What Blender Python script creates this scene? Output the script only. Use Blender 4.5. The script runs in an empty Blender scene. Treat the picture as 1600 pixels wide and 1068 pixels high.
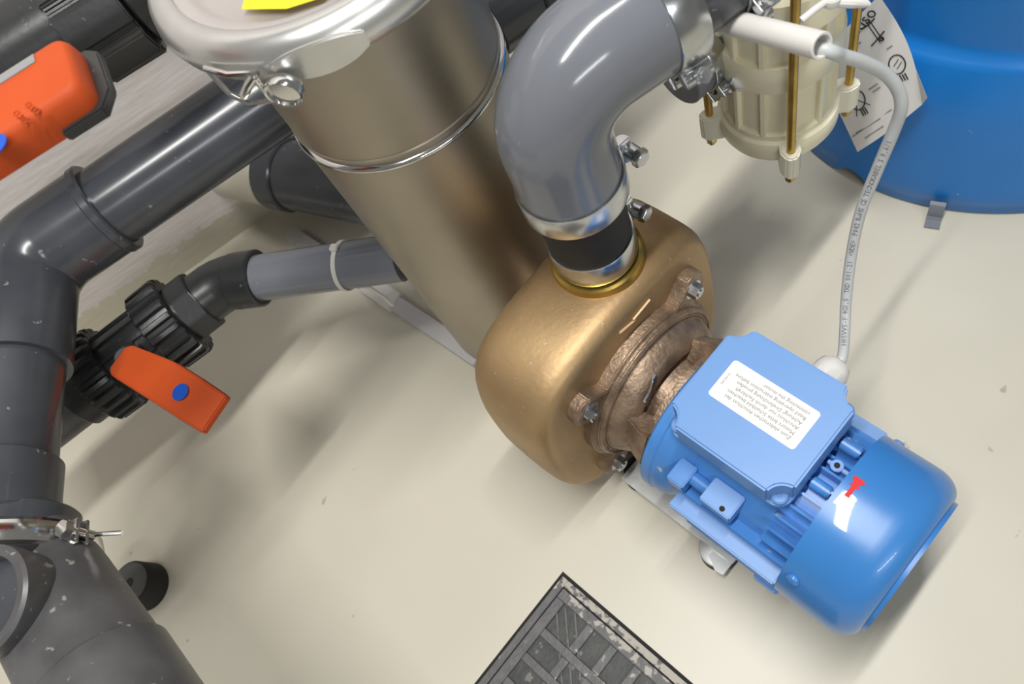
import bpy, bmesh, math, random
from mathutils import Vector, Matrix, Quaternion
from mathutils import noise as mnoise
V = Vector
PI = math.pi
R = math.radians
SC = bpy.context.scene
COL = SC.collection

# ---------------------------------------------------------------- camera, light, exposure
FPX, HC = 1250.0, 0.80                      # focal length in pixels of the 1600 px frame, height of the lens
_d = V((407.0, -626.0, -FPX)).normalized()  # straight down, in camera axes
_up = -_d
_fw = V((0, 0, -1)); _fw = (_fw - _up * _fw.dot(_up)).normalized()
_rt = _fw.cross(_up)
ROT = Matrix((_rt, _fw, _up))               # camera axes -> world axes

def at(px, py, z):
    """the point at height z seen at this pixel of the photograph"""
    r = ROT @ V((px - 800, -(py - 534), -FPX))
    return V((0, 0, HC)) + r * ((z - HC) / r.z)

cam_data = bpy.data.cameras.new('camera')
cam = bpy.data.objects.new('camera', cam_data); COL.objects.link(cam)
cam_data.sensor_width = 36.0
cam_data.lens = FPX / 1600 * 36
cam_data.clip_start = 0.02
cam.matrix_world = Matrix.Translation((0, 0, HC)) @ ROT.to_4x4()
cam_data.dof.use_dof = True
cam_data.dof.focus_distance = 0.64
cam_data.dof.aperture_fstop = 9.0
SC.camera = cam

SC.view_settings.view_transform = 'Standard'
SC.view_settings.look = 'None'
SC.view_settings.exposure = 0.05
SC.view_settings.gamma = 1.0
SC.view_settings.use_curve_mapping = False

world = bpy.data.worlds.new('room_light'); SC.world = world
world.use_nodes = True
_bg = world.node_tree.nodes['Background']
_bg.inputs['Color'].default_value = (1.0, 0.975, 0.90, 1)
_bg.inputs['Strength'].default_value = 0.17

def area(name, loc, target, sx, sy, power, col=(1, 1, 1), heading=20):
    l = bpy.data.lights.new(name, 'AREA'); l.shape = 'RECTANGLE'; l.size = sx; l.size_y = sy
    l.energy = power; l.color = col
    o = bpy.data.objects.new(name, l); COL.objects.link(o)
    z = (V(loc) - V(target)).normalized()
    h = V((math.cos(R(heading)), math.sin(R(heading)), 0))
    y = z.cross(h).normalized(); x = y.cross(z)
    m = Matrix((x, y, z)).transposed().to_4x4(); m.translation = V(loc)
    o.matrix_world = m
    return o
area('tube_lamp_over_pump', (0.02, 0.20, 2.1), (-.05, .55, 0), 1.4, 0.05, 38, (1, .985, .95), 20)
area('tube_lamp_by_entrance', (-.1, -1.8, 1.85), (0, .7, .3), 1.3, 0.07, 15, (.97, .985, 1), 6)

# ---------------------------------------------------------------- materials
def mat(name, col, rough=.5, metal=0.0, noise=0.0, nscale=40, bump=0.0, bscale=200, coat=0.0,
        col2=None, spec=.5, rvar=0.0, specks=None, stretch=None):
    m = bpy.data.materials.new(name); m.use_nodes = True
    nt = m.node_tree; b = nt.nodes['Principled BSDF']
    b.inputs['Base Color'].default_value = (*col, 1)
    b.inputs['Roughness'].default_value = rough
    b.inputs['Metallic'].default_value = metal
    b.inputs['Coat Weight'].default_value = coat
    b.inputs['Specular IOR Level'].default_value = spec
    tc = nt.nodes.new('ShaderNodeTexCoord')
    src = tc.outputs['Object']
    if stretch:
        mp = nt.nodes.new('ShaderNodeMapping'); mp.inputs['Scale'].default_value = stretch
        nt.links.new(src, mp.inputs['Vector']); src = mp.outputs['Vector']
    last = None
    if noise > 0 or col2:
        n = nt.nodes.new('ShaderNodeTexNoise'); n.inputs['Scale'].default_value = nscale
        n.inputs['Detail'].default_value = 6
        nt.links.new(src, n.inputs['Vector'])
        cr = nt.nodes.new('ShaderNodeValToRGB')
        c2 = col2 or tuple(c * (1 - noise) for c in col)
        cr.color_ramp.elements[0].position = .35; cr.color_ramp.elements[1].position = .65
        cr.color_ramp.elements[0].color = (*c2, 1); cr.color_ramp.elements[1].color = (*col, 1)
        nt.links.new(n.outputs['Fac'], cr.inputs['Fac'])
        last = cr.outputs['Color']
        if rvar:
            mr = nt.nodes.new('ShaderNodeMapRange')
            mr.inputs['To Min'].default_value = rough - rvar; mr.inputs['To Max'].default_value = rough + rvar
            nt.links.new(n.outputs['Fac'], mr.inputs['Value']); nt.links.new(mr.outputs['Result'], b.inputs['Roughness'])
    if specks:
        scol, sscale, thr = specks
        n2 = nt.nodes.new('ShaderNodeTexNoise'); n2.inputs['Scale'].default_value = sscale; n2.inputs['Detail'].default_value = 2
        nt.links.new(tc.outputs['Object'], n2.inputs['Vector'])
        c3 = nt.nodes.new('ShaderNodeValToRGB'); c3.color_ramp.elements[0].position = thr; c3.color_ramp.elements[1].position = thr + .03
        nt.links.new(n2.outputs['Fac'], c3.inputs['Fac'])
        mx = nt.nodes.new('ShaderNodeMix'); mx.data_type = 'RGBA'
        nt.links.new(c3.outputs['Color'], mx.inputs['Factor'])
        if last: nt.links.new(last, mx.inputs['A'])
        else: mx.inputs['A'].default_value = (*col, 1)
        mx.inputs['B'].default_value = (*scol, 1)
        last = mx.outputs['Result']
    if last: nt.links.new(last, b.inputs['Base Color'])
    if bump > 0:
        n = nt.nodes.new('ShaderNodeTexNoise'); n.inputs['Scale'].default_value = bscale; n.inputs['Detail'].default_value = 4
        nt.links.new(src, n.inputs['Vector'])
        bp = nt.nodes.new('ShaderNodeBump'); bp.inputs['Strength'].default_value = bump; bp.inputs['Distance'].default_value = .002
        nt.links.new(n.outputs['Fac'], bp.inputs['Height']); nt.links.new(bp.outputs['Normal'], b.inputs['Normal'])
    return m

M = {}
M['floor'] = mat('beige_floor_paint', (.61, .575, .475), .38, noise=.06, nscale=6, bump=.08, bscale=25, specks=((.42, .38, .30), 45, .74))
M['pvc'] = mat('grey_pvc', (.185, .196, .225), .16, noise=.12, nscale=12, rvar=.06, specks=((.32, .33, .34), 120, .75))
M['pvc_dark'] = mat('dark_grey_pvc', (.066, .072, .084), .22, noise=.25, nscale=14, rvar=.07, specks=((.20, .20, .20), 130, .72))
M['pvc_dusty'] = mat('dusty_grey_pvc', (.120, .118, .122), .36, noise=.5, nscale=14, rvar=.14, specks=((.26, .25, .22), 110, .68))
M['black'] = mat('black_plastic', (.026, .028, .029), .33, noise=.2, nscale=30, bump=.05, specks=((.10, .10, .09), 150, .72))
M['rubber'] = mat('black_rubber', (.018, .018, .018), .65, noise=.3, nscale=60)
M['rubber_grey'] = mat('worn_rubber_top', (.085, .088, .085), .6, noise=.2, nscale=60)
M['orange'] = mat('orange_plastic', (.52, .072, .011), .6, spec=.3, noise=.08, nscale=20)
M['dotblue'] = mat('blue_sticker', (.0, .075, .48), .4)
M['greybar'] = mat('grey_inlay', (.26, .26, .26), .5)
M['steel'] = mat('brushed_stainless', (.53, .48, .395), .46, 1.0, noise=.25, nscale=5, rvar=.08, bump=.02, bscale=300)
M['chrome'] = mat('zinc_plated_steel', (.66, .68, .69), .24, 1.0, noise=.2, nscale=60, rvar=.12)
M['polished'] = mat('polished_steel', (.80, .80, .79), .12, 1.0, noise=.1, nscale=40, rvar=.05)
M['galv'] = mat('galvanised_plate', (.50, .51, .50), .42, .6, noise=.15, nscale=80, rvar=.1)
M['bronze'] = mat('cast_bronze', (.49, .335, .17), .48, .60, noise=.3, nscale=7, bump=.13, bscale=180, col2=(.31, .20, .10), rvar=.08, specks=((.60, .50, .38), 190, .72))
M['bronze_raw'] = mat('rough_bronze', (.40, .29, .20), .47, .7, bump=.45, bscale=260, noise=.3, nscale=50, col2=(.22, .155, .11))
M['mark'] = mat('scraped_bronze', (.72, .50, .30), .5, .3)
M['brass'] = mat('brass', (.60, .40, .10), .3, .9, noise=.3, nscale=40, rvar=.08)
M['blue'] = mat('blue_enamel', (.045, .225, .60), .32, noise=.08, nscale=8, coat=.3, bump=.03, bscale=90, specks=((.35, .45, .60), 70, .78))
M['blue_box'] = mat('pale_blue_enamel', (.145, .315, .66), .40, noise=.05, nscale=8)
M['blue_cast'] = mat('blue_cast_housing', (.075, .26, .66), .32, noise=.2, nscale=20, bump=.05, bscale=100, specks=((.45, .45, .45), 60, .72))
M['barrel'] = mat('blue_barrel_plastic', (.010, .20, .62), .34, noise=.1, nscale=6, specks=((.25, .40, .55), 80, .76))
M['ivory'] = mat('ivory_plastic', (.95, .89, .65), .35, noise=.05, nscale=10)
M['ivory'].node_tree.nodes['Principled BSDF'].inputs['Subsurface Weight'].default_value = .06
M['ivory'].node_tree.nodes['Principled BSDF'].inputs['Subsurface Radius'].default_value = (.01, .008, .004)
M['ivory2'] = mat('pale_ivory_plastic', (.80, .77, .63), .4)
M['white'] = mat('white_plastic', (.70, .68, .65), .4)
M['cable'] = mat('light_grey_cable', (.52, .54, .54), .42)
M['ink'] = mat('black_print', (.03, .03, .035), .6)
M['ink_grey'] = mat('grey_print', (.20, .20, .21), .6)
M['paper'] = mat('paper', (.72, .70, .68), .7, noise=.03, nscale=8)
M['label'] = mat('white_label', (.84, .82, .78), .5)
M['yellow'] = mat('yellow_label', (.85, .70, .02), .5)
M['red'] = mat('red_gasket', (.42, .06, .045), .5)
M['redarrow'] = mat('red_sticker', (.70, .012, .022), .4)
M['drain'] = mat('drain_cast', (.125, .122, .124), .5, noise=.3, nscale=60, bump=.25, bscale=250)
M['drain_cell'] = mat('drain_cell', (.060, .064, .060), .55, noise=.45, nscale=45, bump=.3, bscale=200, specks=((.16, .155, .14), 90, .64))  # darker than the ribs: recess shade put into the colour, along with settled dirt
M['dark'] = mat('dark_gap', (.012, .012, .010), .8)  # near-black, puts the shade inside holes and hollows into the colour
M['tape'] = mat('grey_strap', (.17, .19, .22), .45)
M['trunk'] = mat('grey_trunking', (.55, .54, .54), .45)

def drain_dirt(m):
    nt = m.node_tree; b = nt.nodes['Principled BSDF']
    old = b.inputs['Base Color'].links[0].from_socket
    tc = nt.nodes.new('ShaderNodeTexCoord')
    n = nt.nodes.new('ShaderNodeTexNoise'); n.inputs['Scale'].default_value = 120; n.inputs['Detail'].default_value = 8
    nt.links.new(tc.outputs['Object'], n.inputs['Vector'])
    n3 = nt.nodes.new('ShaderNodeTexNoise'); n3.inputs['Scale'].default_value = 9; n3.inputs['Detail'].default_value = 2
    nt.links.new(tc.outputs['Object'], n3.inputs['Vector'])
    sep = nt.nodes.new('ShaderNodeSeparateXYZ'); nt.links.new(tc.outputs['Object'], sep.inputs['Vector'])
    # more lime and paint along the edge that faces the pump (local y near 0)
    mr = nt.nodes.new('ShaderNodeMapRange'); mr.inputs['From Min'].default_value = 0.0; mr.inputs['From Max'].default_value = .026
    mr.inputs['To Min'].default_value = .22; mr.inputs['To Max'].default_value = -.03
    nt.links.new(sep.outputs['X'], mr.inputs['Value'])
    a = nt.nodes.new('ShaderNodeMath'); a.operation = 'ADD'
    nt.links.new(n.outputs['Fac'], a.inputs[0]); nt.links.new(mr.outputs['Result'], a.inputs[1])
    a2 = nt.nodes.new('ShaderNodeMath'); a2.operation = 'MULTIPLY_ADD'; a2.inputs[1].default_value = .35
    nt.links.new(n3.outputs['Fac'], a2.inputs[0]); nt.links.new(a.outputs[0], a2.inputs[2])
    cr = nt.nodes.new('ShaderNodeValToRGB'); cr.color_ramp.elements[0].position = .78; cr.color_ramp.elements[1].position = .84
    nt.links.new(a2.outputs[0], cr.inputs['Fac'])
    mx = nt.nodes.new('ShaderNodeMix'); mx.data_type = 'RGBA'
    nt.links.new(cr.outputs['Color'], mx.inputs['Factor']); nt.links.new(old, mx.inputs['A'])
    mx.inputs['B'].default_value = (.40, .37, .32, 1)
    nt.links.new(mx.outputs['Result'], b.inputs['Base Color'])
drain_dirt(M['drain'])

def wall_material():
    """pinkish grey wall paint; the beige floor paint runs up it to a ragged brushed edge"""
    m = bpy.data.materials.new('wall_paint'); m.use_nodes = True
    nt = m.node_tree; b = nt.nodes['Principled BSDF']; b.inputs['Roughness'].default_value = .6
    tc = nt.nodes.new('ShaderNodeTexCoord'); sep = nt.nodes.new('ShaderNodeSeparateXYZ')
    nt.links.new(tc.outputs['Object'], sep.inputs['Vector'])
    mp = nt.nodes.new('ShaderNodeMapping'); mp.inputs['Scale'].default_value = (9, 1, 60)
    nt.links.new(tc.outputs['Object'], mp.inputs['Vector'])
    n = nt.nodes.new('ShaderNodeTexNoise'); n.inputs['Scale'].default_value = 2.5; n.inputs['Detail'].default_value = 5
    nt.links.new(mp.outputs['Vector'], n.inputs['Vector'])
    n2 = nt.nodes.new('ShaderNodeTexNoise'); n2.inputs['Scale'].default_value = 45; n2.inputs['Detail'].default_value = 3
    nt.links.new(tc.outputs['Object'], n2.inputs['Vector'])
    ad = nt.nodes.new('ShaderNodeMath'); ad.operation = 'MULTIPLY_ADD'; ad.inputs[1].default_value = .035
    nt.links.new(n2.outputs['Fac'], ad.inputs[0]); nt.links.new(sep.outputs['Z'], ad.inputs[2])
    ad2 = nt.nodes.new('ShaderNodeMath'); ad2.operation = 'MULTIPLY_ADD'; ad2.inputs[1].default_value = .02
    nt.links.new(n.outputs['Fac'], ad2.inputs[0]); nt.links.new(ad.outputs[0], ad2.inputs[2])
    gt = nt.nodes.new('ShaderNodeMath'); gt.operation = 'GREATER_THAN'; gt.inputs[1].default_value = .072
    nt.links.new(ad2.outputs[0], gt.inputs[0])
    cr = nt.nodes.new('ShaderNodeValToRGB'); cr.color_ramp.elements[0].position = .4; cr.color_ramp.elements[1].position = .62
    cr.color_ramp.elements[0].color = (.68, .63, .60, 1); cr.color_ramp.elements[1].color = (.74, .69, .665, 1)
    nt.links.new(n.outputs['Fac'], cr.inputs['Fac'])
    mx = nt.nodes.new('ShaderNodeMix'); mx.data_type = 'RGBA'
    nt.links.new(gt.outputs[0], mx.inputs['Factor']); mx.inputs['A'].default_value = (.60, .57, .46, 1)
    nt.links.new(cr.outputs['Color'], mx.inputs['B'])
    nt.links.new(mx.outputs['Result'], b.inputs['Base Color'])
    bp = nt.nodes.new('ShaderNodeBump'); bp.inputs['Strength'].default_value = .25; bp.inputs['Distance'].default_value = .002
    nt.links.new(n.outputs['Fac'], bp.inputs['Height']); nt.links.new(bp.outputs['Normal'], b.inputs['Normal'])
    return m
M['wall'] = wall_material()

# ---------------------------------------------------------------- objects and meshes
WM = {}   # world matrix of every object made here

def empty(name, loc, label, cat, rotz=0.0, group=None):
    o = bpy.data.objects.new(name, None); COL.objects.link(o)
    o.empty_display_size = .02
    o.location = loc; o.rotation_euler = (0, 0, rotz)
    o['label'] = label; o['category'] = cat
    if group: o['group'] = group
    WM[o.name] = Matrix.Translation(loc) @ Matrix.Rotation(rotz, 4, 'Z')
    return o

def frame(axis, origin=(0, 0, 0), xhint=None):
    """matrix whose z runs along axis"""
    z = V(axis).normalized()
    xh = V(xhint) if xhint is not None else (V((0, 0, 1)) if abs(z.z) < .9 else V((1, 0, 0)))
    y = z.cross(xh).normalized(); x = y.cross(z)
    m = Matrix((x, y, z)).transposed().to_4x4(); m.translation = V(origin)
    return m

class MB:
    def __init__(s, F=None):
        s.bm = bmesh.new(); s.F = F or Matrix()
    def add(s, vs, fs, m=None):
        m = s.F @ m if m is not None else s.F
        bv = [s.bm.verts.new(m @ V(v)) for v in vs]
        for f in fs:
            try: s.bm.faces.new([bv[i] for i in f])
            except ValueError: pass
        return bv
    def box(s, x0, x1, y0, y1, z0, z1, m=None):
        vs = [(x, y, z) for z in (z0, z1) for y in (y0, y1) for x in (x0, x1)]
        s.add(vs, [(0, 2, 3, 1), (4, 5, 7, 6), (0, 1, 5, 4), (2, 6, 7, 3), (0, 4, 6, 2), (1, 3, 7, 5)], m); return s
    def lathe(s, prof, origin=(0, 0, 0), axis=(0, 0, 1), seg=48, caps=True, xhint=None, a0=0.0, a1=2 * PI):
        m = frame(axis, origin, xhint); full = abs(a1 - a0 - 2 * PI) < 1e-6
        n = seg if full else seg + 1
        vs = []
        for r, h in prof:
            for i in range(n):
                a = a0 + (a1 - a0) * i / seg
                vs.append((r * math.cos(a), r * math.sin(a), h))
        fs = []
        for k in range(len(prof) - 1):
            for i in range(seg):
                j = (i + 1) % n if full else i + 1
                fs.append((k * n + i, k * n + j, (k + 1) * n + j, (k + 1) * n + i))
        if caps and full:
            fs.append(tuple(reversed(range(n)))); fs.append(tuple((len(prof) - 1) * n + i for i in range(n)))
        s.add(vs, fs, m); return s
    def cyl(s, p0, p1, r0, r1=None, seg=32, rim=0.0):
        p0 = V(p0); p1 = V(p1); L = (p1 - p0).length; r1 = r0 if r1 is None else r1
        if rim: prof = [(r0 - rim, 0), (r0, rim), (r1, L - rim), (r1 - rim, L)]
        else: prof = [(r0, 0), (r1, L)]
        return s.lathe(prof, p0, p1 - p0, seg)
    def tube(s, pts, r, seg=24, caps=True):
        pts = [V(p) for p in pts]; n = len(pts)
        rs = r if isinstance(r, (list, tuple)) else [r] * n
        vs = []; t0 = (pts[1] - pts[0]).normalized()
        up = V((0, 0, 1)) if abs(t0.z) < .9 else V((1, 0, 0))
        x = (up - t0 * up.dot(t0)).normalized(); prev = t0
        for i, p in enumerate(pts):
            t = ((pts[min(i + 1, n - 1)] - p).normalized() + (p - pts[max(i - 1, 0)]).normalized()).normalized()
            q = prev.rotation_difference(t); x = (q @ x); x = (x - t * x.dot(t)).normalized(); prev = t
            y = t.cross(x)
            for k in range(seg):
                a = 2 * PI * k / seg
                vs.append(p + (x * math.cos(a) + y * math.sin(a)) * rs[i])
        fs = [(i * seg + k, i * seg + (k + 1) % seg, (i + 1) * seg + (k + 1) % seg, (i + 1) * seg + k) for i in range(n - 1) for k in range(seg)]
        if caps:
            fs.append(tuple(reversed(range(seg)))); fs.append(tuple((n - 1) * seg + k for k in range(seg)))
        s.add(vs, fs); return s
    def prism(s, outline, z0, z1, m=None):
        n = len(outline)
        vs = [(x, y, z0) for x, y in outline] + [(x, y, z1) for x, y in outline]
        fs = [tuple(reversed(range(n))), tuple(range(n, 2 * n))] + [(i, (i + 1) % n, n + (i + 1) % n, n + i) for i in range(n)]
        s.add(vs, fs, m); return s
    def layers(s, rings, m=None):
        """closed skin through rings with the same number of points"""
        n = len(rings[0]); vs = [p for r in rings for p in r]
        fs = [(k * n + i, k * n + (i + 1) % n, (k + 1) * n + (i + 1) % n, (k + 1) * n + i) for k in range(len(rings) - 1) for i in range(n)]
        fs += [tuple(reversed(range(n))), tuple((len(rings) - 1) * n + i for i in range(n))]
        s.add(vs, fs, m); return s
    def hexa(s, p0, p1, r):
        return s.cyl(p0, p1, r, seg=6)
    def build(s, name, m, parent=None, bevel=0.0, sharp=35, label=None, cat=None, group=None, kind=None, loc=None, bseg=2):
        bm = s.bm
        bmesh.ops.recalc_face_normals(bm, faces=bm.faces)
        if bevel:
            es = [e for e in bm.edges if len(e.link_faces) == 2 and e.calc_face_angle(0) > R(28)]
            try: bmesh.ops.bevel(bm, geom=es, offset=bevel, segments=bseg, affect='EDGES', clamp_overlap=True)
            except Exception: pass
        for f in bm.faces: f.smooth = True
        for e in bm.edges:
            if len(e.link_faces) == 2 and e.calc_face_angle(0) > R(sharp): e.smooth = False
        if parent is not None: W = WM[parent.name]
        elif kind == 'structure': W = Matrix()
        else:
            vs = [v.co for v in bm.verts]; zmin = min(v.z for v in vs)
            c = loc or V(((min(v.x for v in vs) + max(v.x for v in vs)) / 2, (min(v.y for v in vs) + max(v.y for v in vs)) / 2, zmin))
            W = Matrix.Translation(c)
        bm.transform(W.inverted())
        me = bpy.data.meshes.new(name); bm.to_mesh(me); bm.free()
        me.materials.append(m)
        o = bpy.data.objects.new(name, me); COL.objects.link(o)
        if parent is not None: o.parent = parent
        else: o.matrix_world = W
        WM[o.name] = W.copy()
        if label: o['label'] = label
        if cat: o['category'] = cat
        if group: o['group'] = group
        if kind: o['kind'] = kind
        return o

def chaikin(pts, n=2):
    for _ in range(n):
        q = []
        for i in range(len(pts)):
            a = pts[i]; b = pts[(i + 1) % len(pts)]
            q.append(tuple(a[k] * .75 + b[k] * .25 for k in range(len(a)))); q.append(tuple(a[k] * .25 + b[k] * .75 for k in range(len(a))))
        pts = q
    return pts

def rrect(x0, x1, y0, y1, r, n=5):
    out = []
    for cx, cy, a in ((x1 - r, y1 - r, 0), (x0 + r, y1 - r, 90), (x0 + r, y0 + r, 180), (x1 - r, y0 + r, 270)):
        for k in range(n + 1):
            t = R(a + 90 * k / n); out.append((cx + r * math.cos(t), cy + r * math.sin(t)))
    return out

def bend(a, corner, b, rad, n=10):
    """points of a path a-corner-b with the corner rounded"""
    a, c, b = V(a), V(corner), V(b)
    u = (a - c).normalized(); w = (b - c).normalized()
    ang = u.angle(w); d = rad / math.tan(ang / 2)
    p0 = c + u * d; p1 = c + w * d
    cen = c + (u + w).normalized() * (rad / math.sin(ang / 2))
    v0 = p0 - cen; v1 = p1 - cen; th = v0.angle(v1); ax = v0.cross(v1).normalized()
    return [a] + [cen + Quaternion(ax, th * k / n) @ v0 for k in range(n + 1)] + [b]

def text(name, body, size, m, matl, parent, depth=.0002, align='CENTER', label=None):
    """flat lettering as a mesh; m maps text space (x along the line, y up the letters) to the world"""
    cu = bpy.data.curves.new(name, 'FONT'); cu.body = body; cu.size = size; cu.extrude = depth
    cu.align_x = align; cu.align_y = 'CENTER'; cu.resolution_u = 2
    to = bpy.data.objects.new(name + '_tmp', cu); COL.objects.link(to)
    dg = bpy.context.evaluated_depsgraph_get(); dg.update()
    me = bpy.data.meshes.new_from_object(to.evaluated_get(dg))
    bpy.data.objects.remove(to)
    W = WM[parent.name]
    me.transform(W.inverted() @ m)
    me.materials.clear(); me.materials.append(matl)
    o = bpy.data.objects.new(name, me); COL.objects.link(o); o.parent = parent; WM[o.name] = W.copy()
    if label: o['label'] = label
    return o

def tmat(origin, xdir, normal):
    z = V(normal).normalized(); x = V(xdir); x = (x - z * x.dot(z)).normalized(); y = z.cross(x)
    m = Matrix((x, y, z)).transposed().to_4x4(); m.translation = V(origin); return m

def hvec(deg): return V((math.cos(R(deg)), math.sin(R(deg)), 0))
Z = V((0, 0, 1))

# ---------------------------------------------------------------- the setting
b = MB(); b.box(-1.5, 1.5, -1.2, 1.05, -.05, 0)
b.build('floor', M['floor'], kind='structure')
WN = V((-math.sin(R(3)), math.cos(R(3)), 0)); WD = hvec(3)
WF = Matrix((WD, WN, Z)).transposed().to_4x4(); WF.translation = V((-.28, .87, 0))
b = MB(WF); b.box(-1.3, 1.9, 0, .10, 0, 1.3)
b.build('wall_back', M['wall'], kind='structure')

# floor drain cover, its corner pointing at the pump
def drain():
    F = Matrix.Translation(at(880, 897, 0)) @ Matrix.Rotation(R(-161), 4, 'Z')
    root = empty('drain_cover', F.translation, 'square dark grey drain cover with ribbed grid set into the beige floor', 'drain', R(-161))
    S = .26
    b = MB(F); b.box(-.002, S, -.002, S, .0001, .0004)
    b.build('drain_gap', M['dark'], root)
    b = MB(F)
    b.box(.0015, S - .003, .0015, .0085, .001, .0034); b.box(.0015, S - .003, S - .010, S - .003, .001, .0034)
    b.box(.0015, .0085, .0086, S - .0101, .001, .0034); b.box(S - .010, S - .003, .0086, S - .0101, .001, .0034)
    b.build('drain_frame', M['drain'], root, bevel=.0006)
    lo, hi = .0100, S - .0115
    b = MB(F); b.box(lo, hi, lo, hi, .0005, .0015)
    b.build('drain_panel', M['drain_cell'], root)
    b = MB(F)
    z1 = .0052
    b.box(lo, lo + .010, lo, hi, .0006, z1); b.box(hi - .010, hi, lo, hi, .0006, z1)
    b.box(lo + .0101, hi - .0101, lo, lo + .010, .0006, z1); b.box(lo + .0101, hi - .0101, hi - .010, hi, .0006, z1)
    w = .0085; p = .0285
    xs = []; c = lo + .010 + .034
    while c < hi - .02: xs.append(c); c += p
    for i, c in enumerate(xs):
        b.box(c - w / 2, c + w / 2, lo + .0101, hi - .0101, .0007, z1 - .0002)
        e = [lo + .0101] + [v for x in xs for v in (x - w / 2 - .0001, x + w / 2 + .0001)] + [hi - .0101]
        for k in range(0, len(e), 2): b.box(e[k], e[k + 1], c - w / 2, c + w / 2, .0007, z1 - .0002)
    b.build('drain_lid', M['drain'], root, bevel=.0005, bseg=1)
    D = F @ Matrix.Translation((lo, lo, 0)) @ Matrix.Rotation(R(45), 4, 'Z')
    for q in range(-1, 2):
        b2 = MB(D @ Matrix.Rotation(R(0), 4, 'Z')); b2.box(.018, (hi - lo) * 1.37, q * .009 - .0009, q * .009 + .0009, .0008, .0027 + .0004 * (q == 0))
        b2.build('drain_rib', M['drain'], root, bevel=.0003)
drain()

# ---------------------------------------------------------------- the pump
H72 = R(-72)
PF = Matrix.Translation((.1585, .0515, 0)) @ Matrix.Rotation(H72, 4, 'Z')   # local x = motor axis, y = across, z = up
AX, AC = PF.to_3x3() @ V((1, 0, 0)), PF.to_3x3() @ V((0, 1, 0))
def pl(t, c, z): return PF @ V((t, c, z))
pump = empty('pool_pump', PF.translation, 'bronze centrifugal pump with bright blue electric motor standing on the beige floor', 'pump', H72)
XF = frame((1, 0, 0))

def casing():
    # outline in (across, up); layers along the axis
    out = [(-.075, .008), (.075, .008), (.112, .040), (.121, .10), (.119, .200), (.100, .241), (.0, .249),
           (-.082, .242), (-.113, .202), (-.119, .10), (-.107, .042)]
    out = chaikin(out, 2)
    cx, cz = .004, .135
    def ring(t, k, kz=None):
        kz = k if kz is None else kz
        return [(t, cx + (y - cx) * k, cz + (z - cz) * kz) for y, z in out]
    b = MB(PF)
    b.layers([ring(-.352, .60), ring(-.3518, .80), ring(-.3512, .86), ring(-.349, .905), ring(-.344, .945), ring(-.336, .98), ring(-.325, 1.0), ring(-.305, 1.005),
              ring(-.283, 1.003), ring(-.273, .997), ring(-.2675, .986), ring(-.263, .968), ring(-.260, .944), ring(-.2585, .915), ring(-.2581, .885), ring(-.2580, .86), ring(-.2579, .80), ring(-.2579, .60)])
    o = b.build('pump_casing', M['bronze'], pump, label='smooth golden bronze volute casing')
    # cast mark on the front face
    b = MB(PF)
    g0 = PF.inverted() @ US_face(1015, 468); g1 = PF.inverted() @ US_face(990, 498); g2 = PF.inverted() @ US_face(968, 520)
    b.tube([g0, g1, g1 + V((0, .0012, -.003)), g2], .0012, 8)
    b.build('casting_mark', M['mark'], pump)
def US_face(px, py, t=-.2574):
    """where this pixel meets the plane of the casing's front face"""
    r = ROT @ V((px - 800, -(py - 534), -FPX)); p0 = pl(t, 0, 0); o = V((0, 0, HC))
    return o + r * ((p0 - o).dot(AX) / r.dot(AX))
casing()
O2 = pl(-.307, .035, 0)    # foot of the delivery axis
b = MB(); b.lathe([(.0400, .240), (.0392, .2485), (.0385, .2535), (.0365, .2550), (.0330, .2550)], (O2.x, O2.y, 0), (0, 0, 1), 48)
b.build('outlet_collar', M['brass'], pump, label='machined brass-coloured outlet collar')
# suction socket at the back of the casing, towards the strainer
b = MB(PF); b.lathe([(.045, 0), (.045, .010), (.036, .012), (.036, .05)], (-.345, .01, .12), (-1, 0, 0), 40)
b.build('suction_socket', M['bronze_raw'], pump)

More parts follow.
